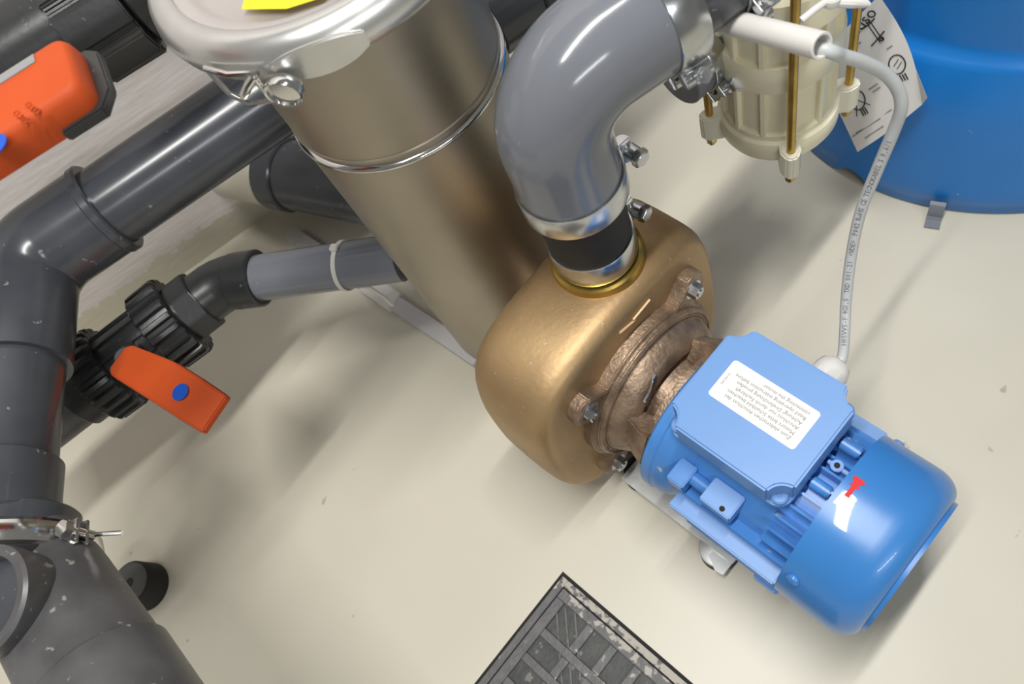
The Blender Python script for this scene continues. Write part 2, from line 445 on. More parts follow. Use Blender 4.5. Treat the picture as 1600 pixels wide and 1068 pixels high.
def cover():
    b = MB(PF)
    # ring with four lugs
    cy, cz = .006, .124
    pts = []
    for i in range(96):
        a = 2 * PI * i / 96
        r = .0815
        for k in range(4):
            d = (a - (PI / 4 + k * PI / 2) + PI) % (2 * PI) - PI
            if abs(d) < .33:
                r = max(r, .097 * math.cos(d) + math.sqrt(max(0, .0165 ** 2 - (.097 * math.sin(d)) ** 2)) if abs(.097 * math.sin(d)) < .0165 else 0)
        pts.append((r * math.cos(a), r * math.sin(a)))
    rg = lambda t, k: [(t, cy + y * k, cz + z * k) for y, z in pts]
    b.layers([rg(-.262, .98), rg(-.261, 1.0), rg(-.248, 1.0), rg(-.246, .975)])
    b.lathe([(.078, 0), (.078, .004), (.0745, .007), (.0720, .0055), (.0700, .0060), (.0685, .011), (.0640, .019), (.0550, .024), (.0500, .0245), (.0480, .020), (.0440, .020), (.0420, .028), (.0420, .05)], (-.247, cy, cz), (1, 0, 0), 64)
    cv = b.build('pump_cover', M['bronze_raw'], pump, bevel=.0012, label='rough brown cast cover with four bolt lugs')
    for k in range(4):
        a = PI / 4 + k * PI / 2
        y = cy + .097 * math.cos(a); z = cz + .097 * math.sin(a)
        b = MB(PF)
        b.lathe([(.0095, 0), (.0095, .0018)], (-.2475, y, z), (1, 0, 0), 24)
        b.lathe([(.0072, 0), (.0072, .0055), (.0062, .0065)], (-.2457, y, z), (1, 0, 0), 6)
        b.lathe([(.0035, 0), (.0035, .0075)], (-.2457, y, z), (1, 0, 0), 12)
        b.build('cover_bolt', M['chrome'], cv, label='zinc hexagon bolt')
    # lantern arms to the motor flange
    for a in (38, 152, 218, 322):
        b = MB(PF)
        ca, sa = math.cos(R(a)), math.sin(R(a))
        def q(t, r, w):
            return [(t, .004 + r * ca - w * sa, .122 + r * sa + w * ca), (t, .004 + r * ca + w * sa, .122 + r * sa - w * ca)]
        def ring4(t, r0, r1, w):
            a0, a1 = q(t, r0, w); b1, b0 = q(t, r1, w)
            return [a0, a1, b0, b1]
        b.layers([ring4(-.236, .040, .062, .018), ring4(-.222, .042, .0625, .014), ring4(-.212, .042, .067, .016), ring4(-.2005, .042, .0685, .020)])
        b.build('lantern_arm', M['bronze_raw'], pump, bevel=.002)
    b = MB(PF); b.lathe([(.059, 0), (.062, .001), (.062, .008), (.045, .008)], (-.2095, .002, .12), (1, 0, 0), 64)
    b.build('adapter_ring', M['bronze_raw'], pump)
    b = MB(PF); b.lathe([(.024, 0), (.024, .05)], (-.245, .002, .12), (1, 0, 0), 32)
    b.build('shaft_seal_housing', M['bronze_raw'], pump)
    b = MB(PF); b.tube([(-.226 + .002 * i, -.004 - .006 * i, .184 + .0022 * math.sin(i * 1.9)) for i in range(5)], .0013, 8)
    b.build('retaining_wire', M['chrome'], pump)
cover()

def motor():
    c0 = V((0, 0, .12))
    b = MB(PF)
    b.lathe([(.050, 0), (.068, .0), (.0705, .002), (.0705, .010), (.0690, .0115), (.0690, .020), (.0665, .026), (.0600, .034), (.0590, .04)], (-.201, 0, .12), (1, 0, 0), 80)
    b.build('motor_flange', M['blue_cast'], pump, label='blue flanged end bell scraped along its rim')
    b = MB(PF); b.lathe([(.0585, 0), (.0585, .115)], (-.172, 0, .12), (1, 0, 0), 64)
    b.build('motor_housing', M['blue_cast'], pump)
    # cooling fins
    nf = 34
    for i in range(nf):
        a = 2 * PI * i / nf + .04
        if abs(math.cos(a)) > .93 and abs(math.sin(a)) < .36: continue   # flat mounting pads sit here
        ln0 = -.166
        if math.sin(a) > .55: ln0 = -.088                                 # below the terminal box only short ones show
        m = Matrix.Translation((0, 0, .12)) @ Matrix.Rotation(-(a - PI / 2), 4, 'X')
        b = MB(PF @ m); b.box(ln0, -.058, -.0011, .0011, .056, .0690 if math.sin(a) < .9 else .0675)
        b.build('cooling_fin', M['blue_cast'], pump, bevel=.0004)
    # pads at both sides
    for s in (-1, 1):
        b = MB(PF)
        y0, y1 = sorted((s * .056, s * .0715))
        b.box(-.163, -.062, *sorted((s * .056, s * .0765)), .128, .137)
        b.build('mounting_rail', M['blue_box'], pump, bevel=.0012, label='flat pale blue mounting rail')
        b = MB(PF)
        y0, y1 = sorted((s * .052, s * .0745))
        b.box(-.163, -.062, y0, y1, .1215, .1255); b.box(-.163, -.062, y0, y1, .114, .118); b.box(-.150, -.062, y0, y1, .105, .109)
        b.build('rail_web', M['blue_cast'], pump, bevel=.001)
        b = MB(PF); y0, y1 = sorted((s * .056, s * .076)); b.box(-.082, -.060, y0, y1, .088, .099)
        b.box(-.079, -.062, y0 * .98, y1 * .98, .078, .086)
        b.build('foot_lug', M['blue_cast'], pump, bevel=.0012)
        b = MB(PF); b.cyl((-.166, s * .050, .157), (-.126, s * .050, .157), .0060, seg=20)
        b.box(-.171, -.155, *sorted((s * .043, s * .064)), .150, .166)
        b.build('tie_bolt_boss', M['blue_cast'], pump, bevel=.001)
        b = MB(PF); b.box(-.140, -.112, *sorted((s * .040, s * .062)), .152, .167)
        b.build('earth_pad', M['blue_box'], pump, bevel=.001, label='small blue pad with a drilled hole')
        b = MB(PF); b.cyl((-.121, s * .057, .160), (-.121, s * .058, .1677), .0022, seg=16)
        b.build('pad_hole', M['dark'], pump)
    # bosses between box and fan cover
    for c, w in ((.034, .0045), (-.004, .0045)):
        b = MB(PF); b.cyl((-.080, c, .1835), (-.064, c, .1835), .0052, seg=20)
        b.build('housing_boss', M['blue_cast'], pump, bevel=.001)
    b = MB(PF); b.lathe([(.0048, 0), (.0048, .011)], (-.072, .016, .176), (0, 0, 1), 20); b.box(-.080, -.060, .0145, .0175, .176, .185)
    b.build('screw_boss', M['blue_cast'], pump, bevel=.0006)
    b = MB(PF); b.cyl((-.072, .016, .1868), (-.072, .016, .1876), .0022, seg=16); b.build('boss_hole', M['dark'], pump)
    # fan cover
    Rf = .0755
    prof = [(Rf - .0015, 0), (Rf, 0)]
    L = .077
    prof += [(Rf, .040)]
    for k in range(1, 11):
        a = R(9 * k); prof.append((Rf - .016 + .016 * math.cos(a), .040 + .003 + .022 * math.sin(a)))
    prof += [(.054, .0665), (.052, .0655), (.012, .0655), (.010, .0665)]
    b = MB(PF); b.lathe(prof, (-.062, 0, .12), (1, 0, 0), 96)
    fc = b.build('fan_cover', M['blue'], pump, sharp=50, label='glossy bright blue fan cover')
    b = MB(PF); b.lathe([(.0600, 0), (.0600, .0030), (.056, .0030), (.056, 0)], (.0030, 0, .12), (1, 0, 0), 96)
    b.build('intake_ring', M['blue'], fc)
    for a in (8, 152, 262):
        y = Rf * math.cos(R(a)); z = .12 + Rf * math.sin(R(a))
        n = (0, math.cos(R(a)), math.sin(R(a)))
        b = MB(PF); b.lathe([(.0052, -.001), (.0052, .0012), (.0036, .0030), (.0012, .0034)], (-.052, y, z), n, 24)
        b.build('cover_screw', M['blue_box'] if a == 8 else M['blue'], fc)
    # rotation arrow sticker on the cover, towards the pump
    b = MB(PF); out = [(-.014, -.0017), (-.014, .0017), (-.005, .0017), (-.005, .0042), (-.0025, .0022), (.002, .0052), (.0035, .0012), (.0028, 0), (.0035, -.0012), (.002, -.0052), (-.0025, -.0022), (-.005, -.0042), (-.005, -.0017)]
    vs = []
    for u, v in [(x, y) for x, y in out]:
        a = math.acos(max(-1, min(1, (.012 + u) / Rf)))
        vs.append((-.0535 + v, (Rf + .0004) * math.cos(a), .12 + (Rf + .0004) * math.sin(a)))
    b.add(vs, [tuple(range(len(vs)))])
    b.build('arrow_sticker', M['redarrow'], fc, label='red arrow sticker')
    b = MB(PF); vs = []
    for u, v in ((-.0150, .0065), (-.0040, .0070), (-.0045, -.004), (-.0150, -.0050)):
        a = math.acos((.004 + u) / Rf); vs.append((-.0535 + v, (Rf + .0002) * math.cos(a), .12 + (Rf + .0002) * math.sin(a)))
    b.add(vs, [(0, 1, 2, 3)])
    b.build('sticker_scrap', M['label'], fc)
motor()

def terminal_box():
    T0, T1, C0, C1 = -.190, -.081, -.038, .062
    b = MB(PF)
    b.prism(rrect(T0 + .005, T1 - .003, C0 + .004, C1 - .004, .010), .158, .1850)
    b.prism(rrect(T0 + .001, T1 - .0005, C0 + .0005, C1 - .001, .012), .184, .1910)
    tb = b.build('terminal_box', M['blue_box'], pump, bevel=.0010, label='pale blue square terminal box on top of the motor')
    # lid plateau with four concave corners
    out = []; rn = .0135
    for cx, cy, a0 in ((T1, C1, 270), (T0, C1, 0), (T0, C0, 90), (T1, C0, 180)):
        for k in range(9):
            a = R(a0 - 90 * k / 8); out.append((cx + rn * math.cos(a), cy + rn * math.sin(a)))
    # clockwise arcs: each runs from one side to the next
    b = MB(PF); b.prism(out, .1905, .2180)
    b.build('box_lid', M['blue_box'], tb, bevel=.0018, sharp=60)
    for cx, cy in ((T0 + .009, C0 + .009), (T0 + .009, C1 - .009), (T1 - .009, C0 + .009), (T1 - .009, C1 - .009)):
        b = MB(PF); b.lathe([(.0068, 0), (.0068, .003), (.0055, .0042), (.0022, .0042), (.0020, .0030), (.0005, .0030)], (cx, cy, .191), (0, 0, 1), 24)
        b.build('lid_screw', M['blue_box'], tb)
    # paper label, its lines read from the far side
    b = MB(PF); b.prism(rrect(-.1725, -.0975, -.0020, .0330, .003), .2180, .2183)
    lb = b.build('instruction_label', M['label'], tb, label='white label with lines of small upside-down print')
    lines = ['Zum elektrischen Anschluss des', 'Motors bitte Schaltbild beachten', 'Anschluss nur durch Fachkraft', 'Achtung! Drehrichtung pruefen', 'Read operating instruction before', 'connecting the motor']
    nrm = PF.to_3x3() @ V((0, 0, 1))
    for i, ln in enumerate(lines):
        y = .0045 + i * .0046
        text('label_print', ln, .0044, tmat(PF @ V((-.104, y, .2184)), -AX, nrm), M['ink_grey'], lb, .00003, 'LEFT')
    text('label_print', '500.063.01', .0026, tmat(PF @ V((-.1685, .016, .2184)), AC, nrm), M['ink_grey'], lb, .00003)
    # cable gland
    b = MB(PF)
    b.lathe([(.0150, 0), (.0150, .004), (.0125, .005), (.0125, .008)], (-.117, C1 - .004, .186), (0, 1, 0), 32)
    g = b.build('cable_gland', M['white'], tb, bevel=.0006, label='white plastic cable gland')
    b = MB(PF); b.lathe([(.0135, 0), (.0140, .002), (.0140, .011), (.0120, .017), (.0070, .020), (.0046, .021)], (-.117, C1 + .005, .186), (0, 1, 0), 10)
    b.build('gland_nut', M['white'], g, bevel=.0006)
terminal_box()

def base():
    b = MB(PF); b.box(-.245, -.112, -.069, .069, .0155, .0195)
    b.prism([(-.132, -.069), (-.112, -.069), (-.112, -.082), (-.120, -.083), (-.134, -.076)], .0155, .0195)
    b.build('base_plate', M['galv'], pump, bevel=.0006, label='galvanised steel base plate')
    for t, c in ((-.130, -.064), (-.130, .064)):
        b = MB(PF); b.lathe([(.0185, .0160), (.0185, .0185), (.0170, .0192)], (t, c, 0), (0, 0, 1), 32)
        b.build('foot_washer', M['galv'], pump)
    for t, c in ((-.130, -.064), (-.130, .064), (-.235, -.05), (-.235, .05)):
        b = MB(PF); b.lathe([(.0175, .0), (.0185, .001), (.0175, .0150), (.0165, .0158)], (t, c, 0), (0, 0, 1), 32)
        b.build('rubber_foot', M['rubber'], pump)
    b = MB(PF); b.box(-.170, -.075, -.018, .018, .0195, .0625)
    b.build('motor_support', M['galv'], pump, bevel=.001)
    b = MB(PF); b.box(-.290, -.262, -.05, .05, .0, .021)
    b.build('casing_foot', M['bronze_raw'], pump, bevel=.003)
base()

# ---------------------------------------------------------------- pipe clamps
def clamp(center, axis, Rr, w, u, label, head=.0075, flip=1, group=None, thick=.0012):
    """T-bolt band clamp: band, folded end loops, bolt with hexagon head"""
    a = V(axis).normalized(); u = V(u); u = (u - a * u.dot(a)).normalized(); v = a.cross(u) * flip
    C = V(center)
    root = empty('hose_clamp', C - Z * Rr, label, 'hose clamp', group=group)
    b = MB(); b.lathe([(Rr, -w / 2), (Rr + thick, -w / 2), (Rr + thick * 1.3, -w / 2 + .001), (Rr + thick * 1.3, w / 2 - .001), (Rr + thick, w / 2), (Rr, w / 2), (Rr, -w / 2)], C, a, 72, caps=False)
    # small embossed marks stamped on the band
    bd = b.build('clamp_band', M['chrome'], root, sharp=50)
    for s in (-1, 1):
        b = MB()
        p = C + u * (Rr + .0055) + v * (.0085 * s)
        b.lathe([(.0052, -w / 2 * .9), (.0052, w / 2 * .9)], p, a, 20)
        F = Matrix((u, v, a)).transposed().to_4x4(); F.translation = C
        bb = MB(F); bb.box(Rr - .0005, Rr + .011, (.0105 * s) - .0010, (.0105 * s) + .0010, -w / 2 * .95, w / 2 * .95)
        b.build('clamp_loop', M['chrome'], root, bevel=.0004)
        bb.build('clamp_ear', M['chrome'], root, bevel=.0005)
    b = MB()
    q = C + u * (Rr + .0070)
    b.cyl(q - v * .020, q + v * .024, .0030, seg=16)
    b.cyl(q + v * .012, q + v * .021, head * .80, seg=20)
    b.lathe([(head, 0), (head, .0045), (head * .85, .0060)], q + v * .021, v, 6)
    b.lathe([(.0058, 0), (.0058, .0045)], q - v * .019, v, 6)
    b.build('clamp_bolt', M['chrome'], root, bevel=.0004)
    return root

# ---------------------------------------------------------------- delivery pipe above the pump
def delivery():
    O = V((O2.x, O2.y, 0))
    psi = 2.0
    w = hvec(psi)
    zc = .440
    b = MB(); b.tube([O + Z * .2552, O + Z * .262, O + Z * .320, O + Z * .3435], [.0325, .0335, .0335, .0330], 48)
    b.build('rubber_hose', M['rubber'], label='short black rubber hose sleeve on top of the bronze pump', cat='hose')
    r = .0385
    root = empty('pipe_elbow', O + Z * .344, 'large glossy grey plastic pipe elbow rising from the bronze pump', 'pipe')
    path = bend(O + Z * .344, O + Z * zc, O + Z * zc + w * .096, .046, 16)
    b = MB(); b.tube(path, r, 64)
    el = b.build('elbow_body', M['pvc'], root, sharp=50)
    b = MB(); c = O + Z * zc + w * .096
    b.tube([c - w * .004, c + w * .060], .0312, 48)
    b.build('outlet_pipe', M['pvc_dark'], root, label='darker narrower pipe leaving the elbow')
    cvec = (V((0, 0, 0)) - O).normalized()
    clamp(O + Z * .2700, Z, .0336, .025, hvec(24), 'lower silver hose clamp just above the bronze outlet collar', flip=-1)
    clamp(O + Z * .3460, Z, .0388, .0220, hvec(12), 'upper silver hose clamp around the lower end of the grey elbow', flip=-1)
    clamp(O + Z * zc + w * .090, w, .0388, .022, V((0, -.62, -.78)), 'wide silver hose clamp at the end of the grey elbow, beside the ivory housing', flip=1)
    clamp(O + Z * zc + w * .141, w, .0316, .016, V((0, -.92, -.38)), 'silver hose clamp on the dark pipe where the white conduit starts', flip=1)
delivery()

# ---------------------------------------------------------------- stainless strainer tank
TC = V((.0357, .514, 0)); TR = .0895
def tank():
    root = empty('strainer_tank', TC, 'tall stainless steel strainer tank between the bronze pump and the wall', 'tank')
    b = MB(); b.lathe([(TR - .006, .0), (TR - .001, .004), (TR, .010), (TR, .376), (TR - .002, .377)], TC, Z, 128)
    b.build('tank_body', M['steel'], root, sharp=50)
    b = MB(); b.lathe([(TR - .004, .374), (TR + .0012, .3745), (TR + .0022, .3765), (TR + .0012, .3785), (TR - .004, .3800)], TC, Z, 128)
    b.build('seam_bead', M['polished'], root, sharp=60, label='bright raised seam ring')
    b = MB(); b.lathe([(TR - .0015, .3785), (TR - .0015, .384), (TR, .3850), (TR, .3862), (TR - .001, .387), (TR - .001, .5000), (TR + .012, .5040), (TR + .012, .5080), (.05, .5085)], TC, Z, 128, caps=False)
    b.build('tank_neck', M['steel'], root, sharp=50)
    b = MB(); b.lathe([(TR + .0100, .5040), (TR + .0205, .5040), (TR + .0215, .5075), (TR + .0205, .5110), (TR + .0100, .5110)], TC, Z, 128)
    b.build('gasket', M['red'], root, label='red rubber gasket')
    b = MB(); b.lathe([(TR + .013, .5110), (TR + .013, .5180), (TR + .002, .5200), (TR - .003, .5160), (TR - .008, .5120), (.040, .5140), (.001, .5150)], TC, Z, 128, caps=False)
    ld = b.build('tank_lid', M['lidsteel'], root, sharp=60)
    q = at(395, 10, .5160)
    F = Matrix.Translation(at(378, 15, .5165))
    p = [at(378, 15, .5165), at(448, 14, .5165), at(505, -4, .5165), at(520, -60, .5165), at(400, -60, .5165)]
    b = MB(); b.add([tuple(x) for x in p] + [tuple(x + Z * .0004) for x in p], [(4, 3, 2, 1, 0), (5, 6, 7, 8, 9)] + [(i, (i + 1) % 5, 5 + (i + 1) % 5, 5 + i) for i in range(5)])
    lb = b.build('warning_label', M['yellow'], ld, label='yellow paper label')
    # V-band clamp with lever latch
    ring = empty('locking_ring', TC + Z * .4960, 'polished metal locking ring with lever latch around the tank lid', 'clamp')
    g = TR
    prof = [(g + .012, .4990), (g + .0205, .4965), (g + .0265, .5000), (g + .0285, .5070), (g + .0265, .5150), (g + .0205, .5225), (g + .0120, .5245), (g + .0085, .5220), (g + .0110, .5205), (g + .0180, .5185), (g + .0240, .5120), (g + .0245, .5060), (g + .0200, .5010), (g + .012, .5012)]
    prof.append(prof[0])
    b = MB(); b.lathe(prof, TC, Z, 128, caps=False)
    b.build('ring_band', M['ringmetal'], ring, sharp=60)
    la = at(418, 92, .5050) - TC; la.z = 0; la.normalize(); lt = Z.cross(la)   # tangential, to the right
    LF = Matrix((lt, la, Z)).transposed().to_4x4(); LF.translation = TC + Z * .5080
    rr = g + .028
    # hook plate: open frame made of three bars, then lever cup
    def arcplate(a0, a1, r0, z0, z1, th=.003, n=14):
        m = MB(LF)
        inner, outer = [], []
        rings = []
        for i in range(n + 1):
            a = R(a0 + (a1 - a0) * i / n)
            s = math.sin(R(180) * i / n) ** .35 if 0 < i < n else .45
            zc = (z0 + z1) / 2; hz = (z1 - z0) / 2 * s
            x0, y0 = r0 * math.sin(a), r0 * math.cos(a); x1, y1 = (r0 + th) * math.sin(a), (r0 + th) * math.cos(a)
            rings.append([(x0, y0, zc - hz), (x1, y1, zc - hz), (x1, y1, zc + hz), (x0, y0, zc + hz)])
        m.layers(rings); return m
    arcplate(5, 34, rr - .001, -.012, .011).build('lever_plate', M['ringmetal'], ring, bevel=.001)
    k = rr + .003
    b = MB(LF)
    b.tube([(-.036, k - .006, .004), (-.026, k + .002, -.010), (-.014, k + .006, -.016), (.004, k + .006, -.014)], .0017, 10)
    b.tube([(-.036, k - .006, .004), (-.016, k + .002, .005), (.004, k + .002, .004)], .0019, 10)
    b.tube([(.002, k + .004, -.014), (.001, k + .004, .004)], .0022, 10)
    b.tube([(-.016, k + .003, -.012), (-.006, k + .004, -.002), (.002, k + .004, .004)], .0028, 10)
    b.build('latch_frame', M['polished'], ring)
    b = MB(LF)
    m = Matrix.Translation((.016, k + .006, -.008))
    out = [(.0125 * math.cos(2 * PI * i / 32), .0105 * math.sin(2 * PI * i / 32)) for i in range(32)]
    rings = []
    for y, s in ((-.006, .80), (-.003, .97), (.001, 1.0), (.0035, .94), (.0030, .84), (.0010, .78)):
        rings.append([(x * s, y, z * s) for x, z in out])
    b.layers(rings, m)
    b.build('latch_cup', M['polished'], ring)
M['ringmetal'] = mat('dull_polished_ring', (.72, .72, .70), .30, .85, noise=.1, nscale=30, rvar=.06)
M['lidsteel'] = mat('lid_steel', (.66, .62, .60), .42, .7, noise=.05, nscale=20)
tank()

# ---------------------------------------------------------------- pipework along the wall
def socket(p0, p1, r, matl, name, parent, rim=.002, seg=56):
    b = MB(); p0 = V(p0); p1 = V(p1); b.cyl(p0, p1, r, seg=seg, rim=rim)
    return b.build(name, matl, parent)

def main_pipe():
    h = hvec(2); n = V((-h.y, h.x, 0)); zc = .303; off = .679; r = .0400
    P = lambda x: n * off + h * x + Z * zc
    lg = at(26, 560, zc - .0); lh = hvec(-107)
    # where the two axes meet
    p0 = P(0); d = lg - p0
    den = h.x * lh.y - h.y * lh.x
    s = (d.x * lh.y - d.y * lh.x) / den
    C = p0 + h * s
    root = empty('wall_pipe', C - Z * r, 'thick dark grey pipe along the wall bending down at the left edge', 'pipe')
    far = P(.62)
    path = bend(far, C, C + lh * .262, .045, 14)
    b = MB(); b.tube(path, r, 64)
    b.build('pipe_run', M['pvc_dark'], root, sharp=50)
    # elbow fitting: thicker sleeve over the bend
    path = bend(C + h * .092, C, C + lh * .118, .047, 14)
    b = MB(); b.tube(path, r + .0055, 64)
    fit = b.build('elbow_fitting', M['pvc_dark'], root, sharp=50)
    socket(C + h * .084, C + h * .0945, r + .0072, M['pvc_dark'], 'fitting_collar', fit)
    for k in (C + h * .16,):
        pass
    # lower collar and union flange below
    c1 = C + lh * .150
    socket(C + lh * .212, C + lh * .262, r + .0050, M['pvc_dark'], 'lower_socket', root)
    return C, lh
C1, LH = main_pipe()

def lower_left():
    # strainer body under the leg with chrome clamp ring, then socket running towards the viewer
    Cc = C1 + LH * .290
    Cc = V((Cc.x, Cc.y, .290))
    root = empty('pipe_tee', Cc - Z * .07, 'dusty dark grey plastic tee fitting at the lower left, below the chrome clamp', 'pipe fitting')
    h2 = hvec(-78)
    A0 = at(55, 890, .285); A1 = at(159, 1060, .285)
    h2 = (A1 - A0).normalized()
    b = MB()
    b.tube([Cc - LH * .02, Cc + LH * .012, A0 + h2 * .005, A0 + h2 * .030, A1, A1 + h2 * .02], [.050, .050, .0480, .0465, .0480, .049], 56)
    b.build('tee_body', M['pvc_dusty'], root, sharp=50)
    e = A1 - h2 * .012
    socket(e + h2 * .010, e + h2 * .14, .0510, M['pvc_dusty'], 'tee_socket', root)
    # side branch to the left with an open rim
    bh = (Z + hvec(200) * .12).normalized()
    B0 = A0 + h2 * .040
    b = MB(); b.lathe([(.036, .0), (.036, .036), (.0385, .048), (.0385, .058), (.0360, .0600), (.031, .0600), (.0295, .058), (.0290, .046)], B0, bh, 48, caps=False)
    b.build('side_branch', M['pvc_dusty'], root)
    b = MB(); b.lathe([(.030, 0), (.001, .001)], B0 + bh * .047, bh, 32, caps=False); b.build('branch_opening_shade', M['pvc_dark'], root)  # dark disc inside the rim, stands in for the shade of the open branch
    # union flanges held by the clamp
    socket(Cc - LH * .034, Cc - LH * .004, .0520, M['pvc_dark'], 'union_flange', root)
    socket(Cc + LH * .008, Cc + LH * .019, .0665, M['black'], 'union_flange', root)
    # chrome clamp
    cr = empty('chrome_clamp', Cc - Z * .062, 'shiny chrome clamp ring with a bolt latch at the left edge of the floor', 'clamp')
    b = MB(); b.lathe([(.052, -.012), (.0640, -.013), (.0685, -.009), (.0700, 0), (.0685, .007), (.0650, .010), (.056, .010)], Cc, LH, 72, caps=False)
    b.build('clamp_band', M['polished'], cr)
    u = LH.cross(Z).normalized()
    if u.x < 0: u = -u
    u2 = (u * .99 + Z * .12).normalized()
    v = LH.cross(u2).normalized()
    if v.z < 0: v = -v
    F = Matrix((u2, v, u2.cross(v))).transposed().to_4x4(); F.translation = Cc
    F = F @ Matrix.Translation((.006, 0, 0)); b = MB(F); b.box(.060, .074, .003, .006, -.010, .010); b.box(.060, .074, -.006, -.003, -.010, .010); b.box(.058, .066, -.0062, .0062, -.011, .011)
    b.build('latch_ear', M['polished'], cr, bevel=.0008)
    b = MB(F); b.cyl((.070, -.014, 0), (.070, .016, 0), .0036, seg=14); b.cyl((.070, .010, 0), (.070, .017, 0), .0072, seg=6)
    b.cyl((.064, .004, -.008), (.070, .010, .006), .0035, seg=10)
    b.build('latch_bolt', M['polished'], cr, bevel=.0008)
    b = MB(F); b.cyl((.072, -.012, .0), (.094, -.018, .004), .0018, seg=10)
    b.build('split_pin', M['polished'], cr)
    # dark wedge standing behind the clamp
    ft = at(150, 815, .245)
lower_left()

def stump():
    p = at(232, 917, 0)
    root = empty('rubber_stand', p, 'black round rubber foot with grey worn top on the floor by the lower left pipe', 'foot')
    b = MB(); b.lathe([(.0270, 0), (.0275, .002), (.0245, .030), (.0238, .031)], p, Z, 48)
    b.build('foot_body', M['rubber'], root)
    b = MB(); b.lathe([(.0226, .0305), (.0222, .0322), (.0055, .0322), (.0045, .0300)], p, Z, 48)
    b.build('foot_top', M['rubber_grey'], root)
stump()

# ---------------------------------------------------------------- ball valves
def union_nut(c, a, r, w, parent, ribs=30, name='union_nut'):
    """ribbed nut"""
    rings = []
    def ring(h, k):
        F = frame(a, V(c)); out = []
        n = ribs * 6
        for i in range(n):
            ph = (i % 6)
            rr = r * (k if ph in (0, 1, 2) else k * .90)
            th = 2 * PI * i / n
            out.append(F @ V((rr * math.cos(th), rr * math.sin(th), h)))
        return out
    b = MB(); b.layers([ring(-w / 2, .93), ring(-w / 2 + .002, .985), ring(w / 2 - .005, 1.0), ring(w / 2 - .001, .97), ring(w / 2, .90)])
    return b.build(name, M['black'], parent, sharp=30)

def low_valve():
    zc = .168
    a = (at(266, 505, zc) - at(168, 580, zc)).normalized()
    C = at(217, 543, zc)
    root = empty('ball_valve', C - Z * .05, 'black union ball valve near the floor with bent orange lever under the wall pipe', 'valve')
    b = MB(); b.cyl(C - a * .035, C + a * .040, .036, seg=48, rim=.002)
    m = frame(a, C)
    b.build('valve_body', M['black'], root)
    for i in range(5):
        th = R(-60 + 30 * i)
        F = frame(a, C); d = F.to_3x3() @ V((math.cos(th), math.sin(th), 0)); 
        bb = MB(); s = d.cross(a)
        G = Matrix((d, s, a)).transposed().to_4x4(); G.translation = C
        bb.F = G; bb.box(.034, .039, -.002, .002, -.028, .028)
        bb.build('body_rib', M['black'], root, bevel=.0006)
    union_nut(C - a * .045, a, .0510, .034, root, 22)
    union_nut(C + a * .042, a, .0490, .036, root, 22)
    socket(C - a * .085, C - a * .060, .038, M['black'], 'pipe_end', root)
    socket(C - a * .20, C - a * .083, .0335, M['pvc_dusty'], 'pipe_end', root)
    socket(C + a * .058, C + a * .085, .0320, M['black'], 'pipe_end', root)
    b = MB(); G = frame(a, C + a * .074, Z)
    b.F = G; b.prism([(.037 * math.cos(2 * PI * i / 8 + .39), .037 * math.sin(2 * PI * i / 8 + .39)) for i in range(8)], -.012, .012)
    b.build('octagon_end', M['black'], root, bevel=.001)
    # stem and lever
    zt = C.z + .052
    b = MB(); b.cyl(C + V((0, -.01, .01)), at(200, 560, zt - .008), .013, seg=28, rim=.001)
    b.build('valve_stem', M['black'], root)
    p0 = at(190, 562, zt); p1 = at(255, 595, zt + .003); p2 = at(334, 645, zt)
    ld = (p2 - p0).normalized(); sd = Z.cross(ld)
    lev = empty  # (lever is a mesh below)
    def sect(p, w, z0, z1): 
        p = V(p); w *= 1.06; return [p - sd * w + Z * z0, p - sd * w * .92 + Z * z1, p + sd * w * .92 + Z * z1, p + sd * w + Z * z0]
    b = MB()
    b.layers([sect(p0 - ld * .006 , .0130, -.004, .001), sect(p0 + ld * .004, .0175, -.007, .004), sect((p0 + p1) / 2, .0190, -.008, .0045), sect(p1, .0205, -.008, .005), sect((p1 + p2) / 2, .0205, -.008, .004), sect(p2 - ld * .006, .0195, -.008, .002), sect(p2 + ld * .002, .0185, -.007, .001)])
    lv = b.build('lever', M['orange'], root, bevel=.0012, sharp=30, label='orange lever')
    q = p1.lerp(p2, .42)
    b = MB(); b.lathe([(.0085, 0), (.0085, .0006)], (q.x, q.y, zt + .0068), Z, 32)
    b.build('lever_dot', M['dotblue'], lv, label='round blue dot')
    # the run from the valve towards the tank
    root2 = empty('branch_pipe', at(500, 425, .14), 'grey branch pipe running from the low ball valve to the steel tank', 'pipe')
    E1 = C + a * .084
    h = hvec(-29); n = V((-h.y, h.x, 0))
    q0 = at(392, 436, .167); q1 = at(640, 400, .167)
    h = (q1 - q0).normalized()
    S = q0 - h * .034
    b = MB(); b.tube([E1, E1.lerp(S, .6), S.lerp(E1, .15) + h * .003, S + h * .010, q0 + h * .004], .0295, 48)
    fit = b.build('angle_fitting', M['black'], root2)
    socket(q0 - h * .020, q0 + h * .012, .0310, M['black'], 'fitting_socket', root2)
    b = MB(); 
    dv = V((.0357, .514, 0)) - q0; dv.z = 0; tt = dv.dot(h); lat = (dv - h * tt).length
    end = tt - math.sqrt(max(0, .0895 ** 2 - min(lat, .08) ** 2))
    b.tube([q0 - h * .01, q0 + h * (end + .004)], .0250, 48)
    b.build('pipe_run', M['pvc'], root2)
    return q0, h
Q0, QH = low_valve()

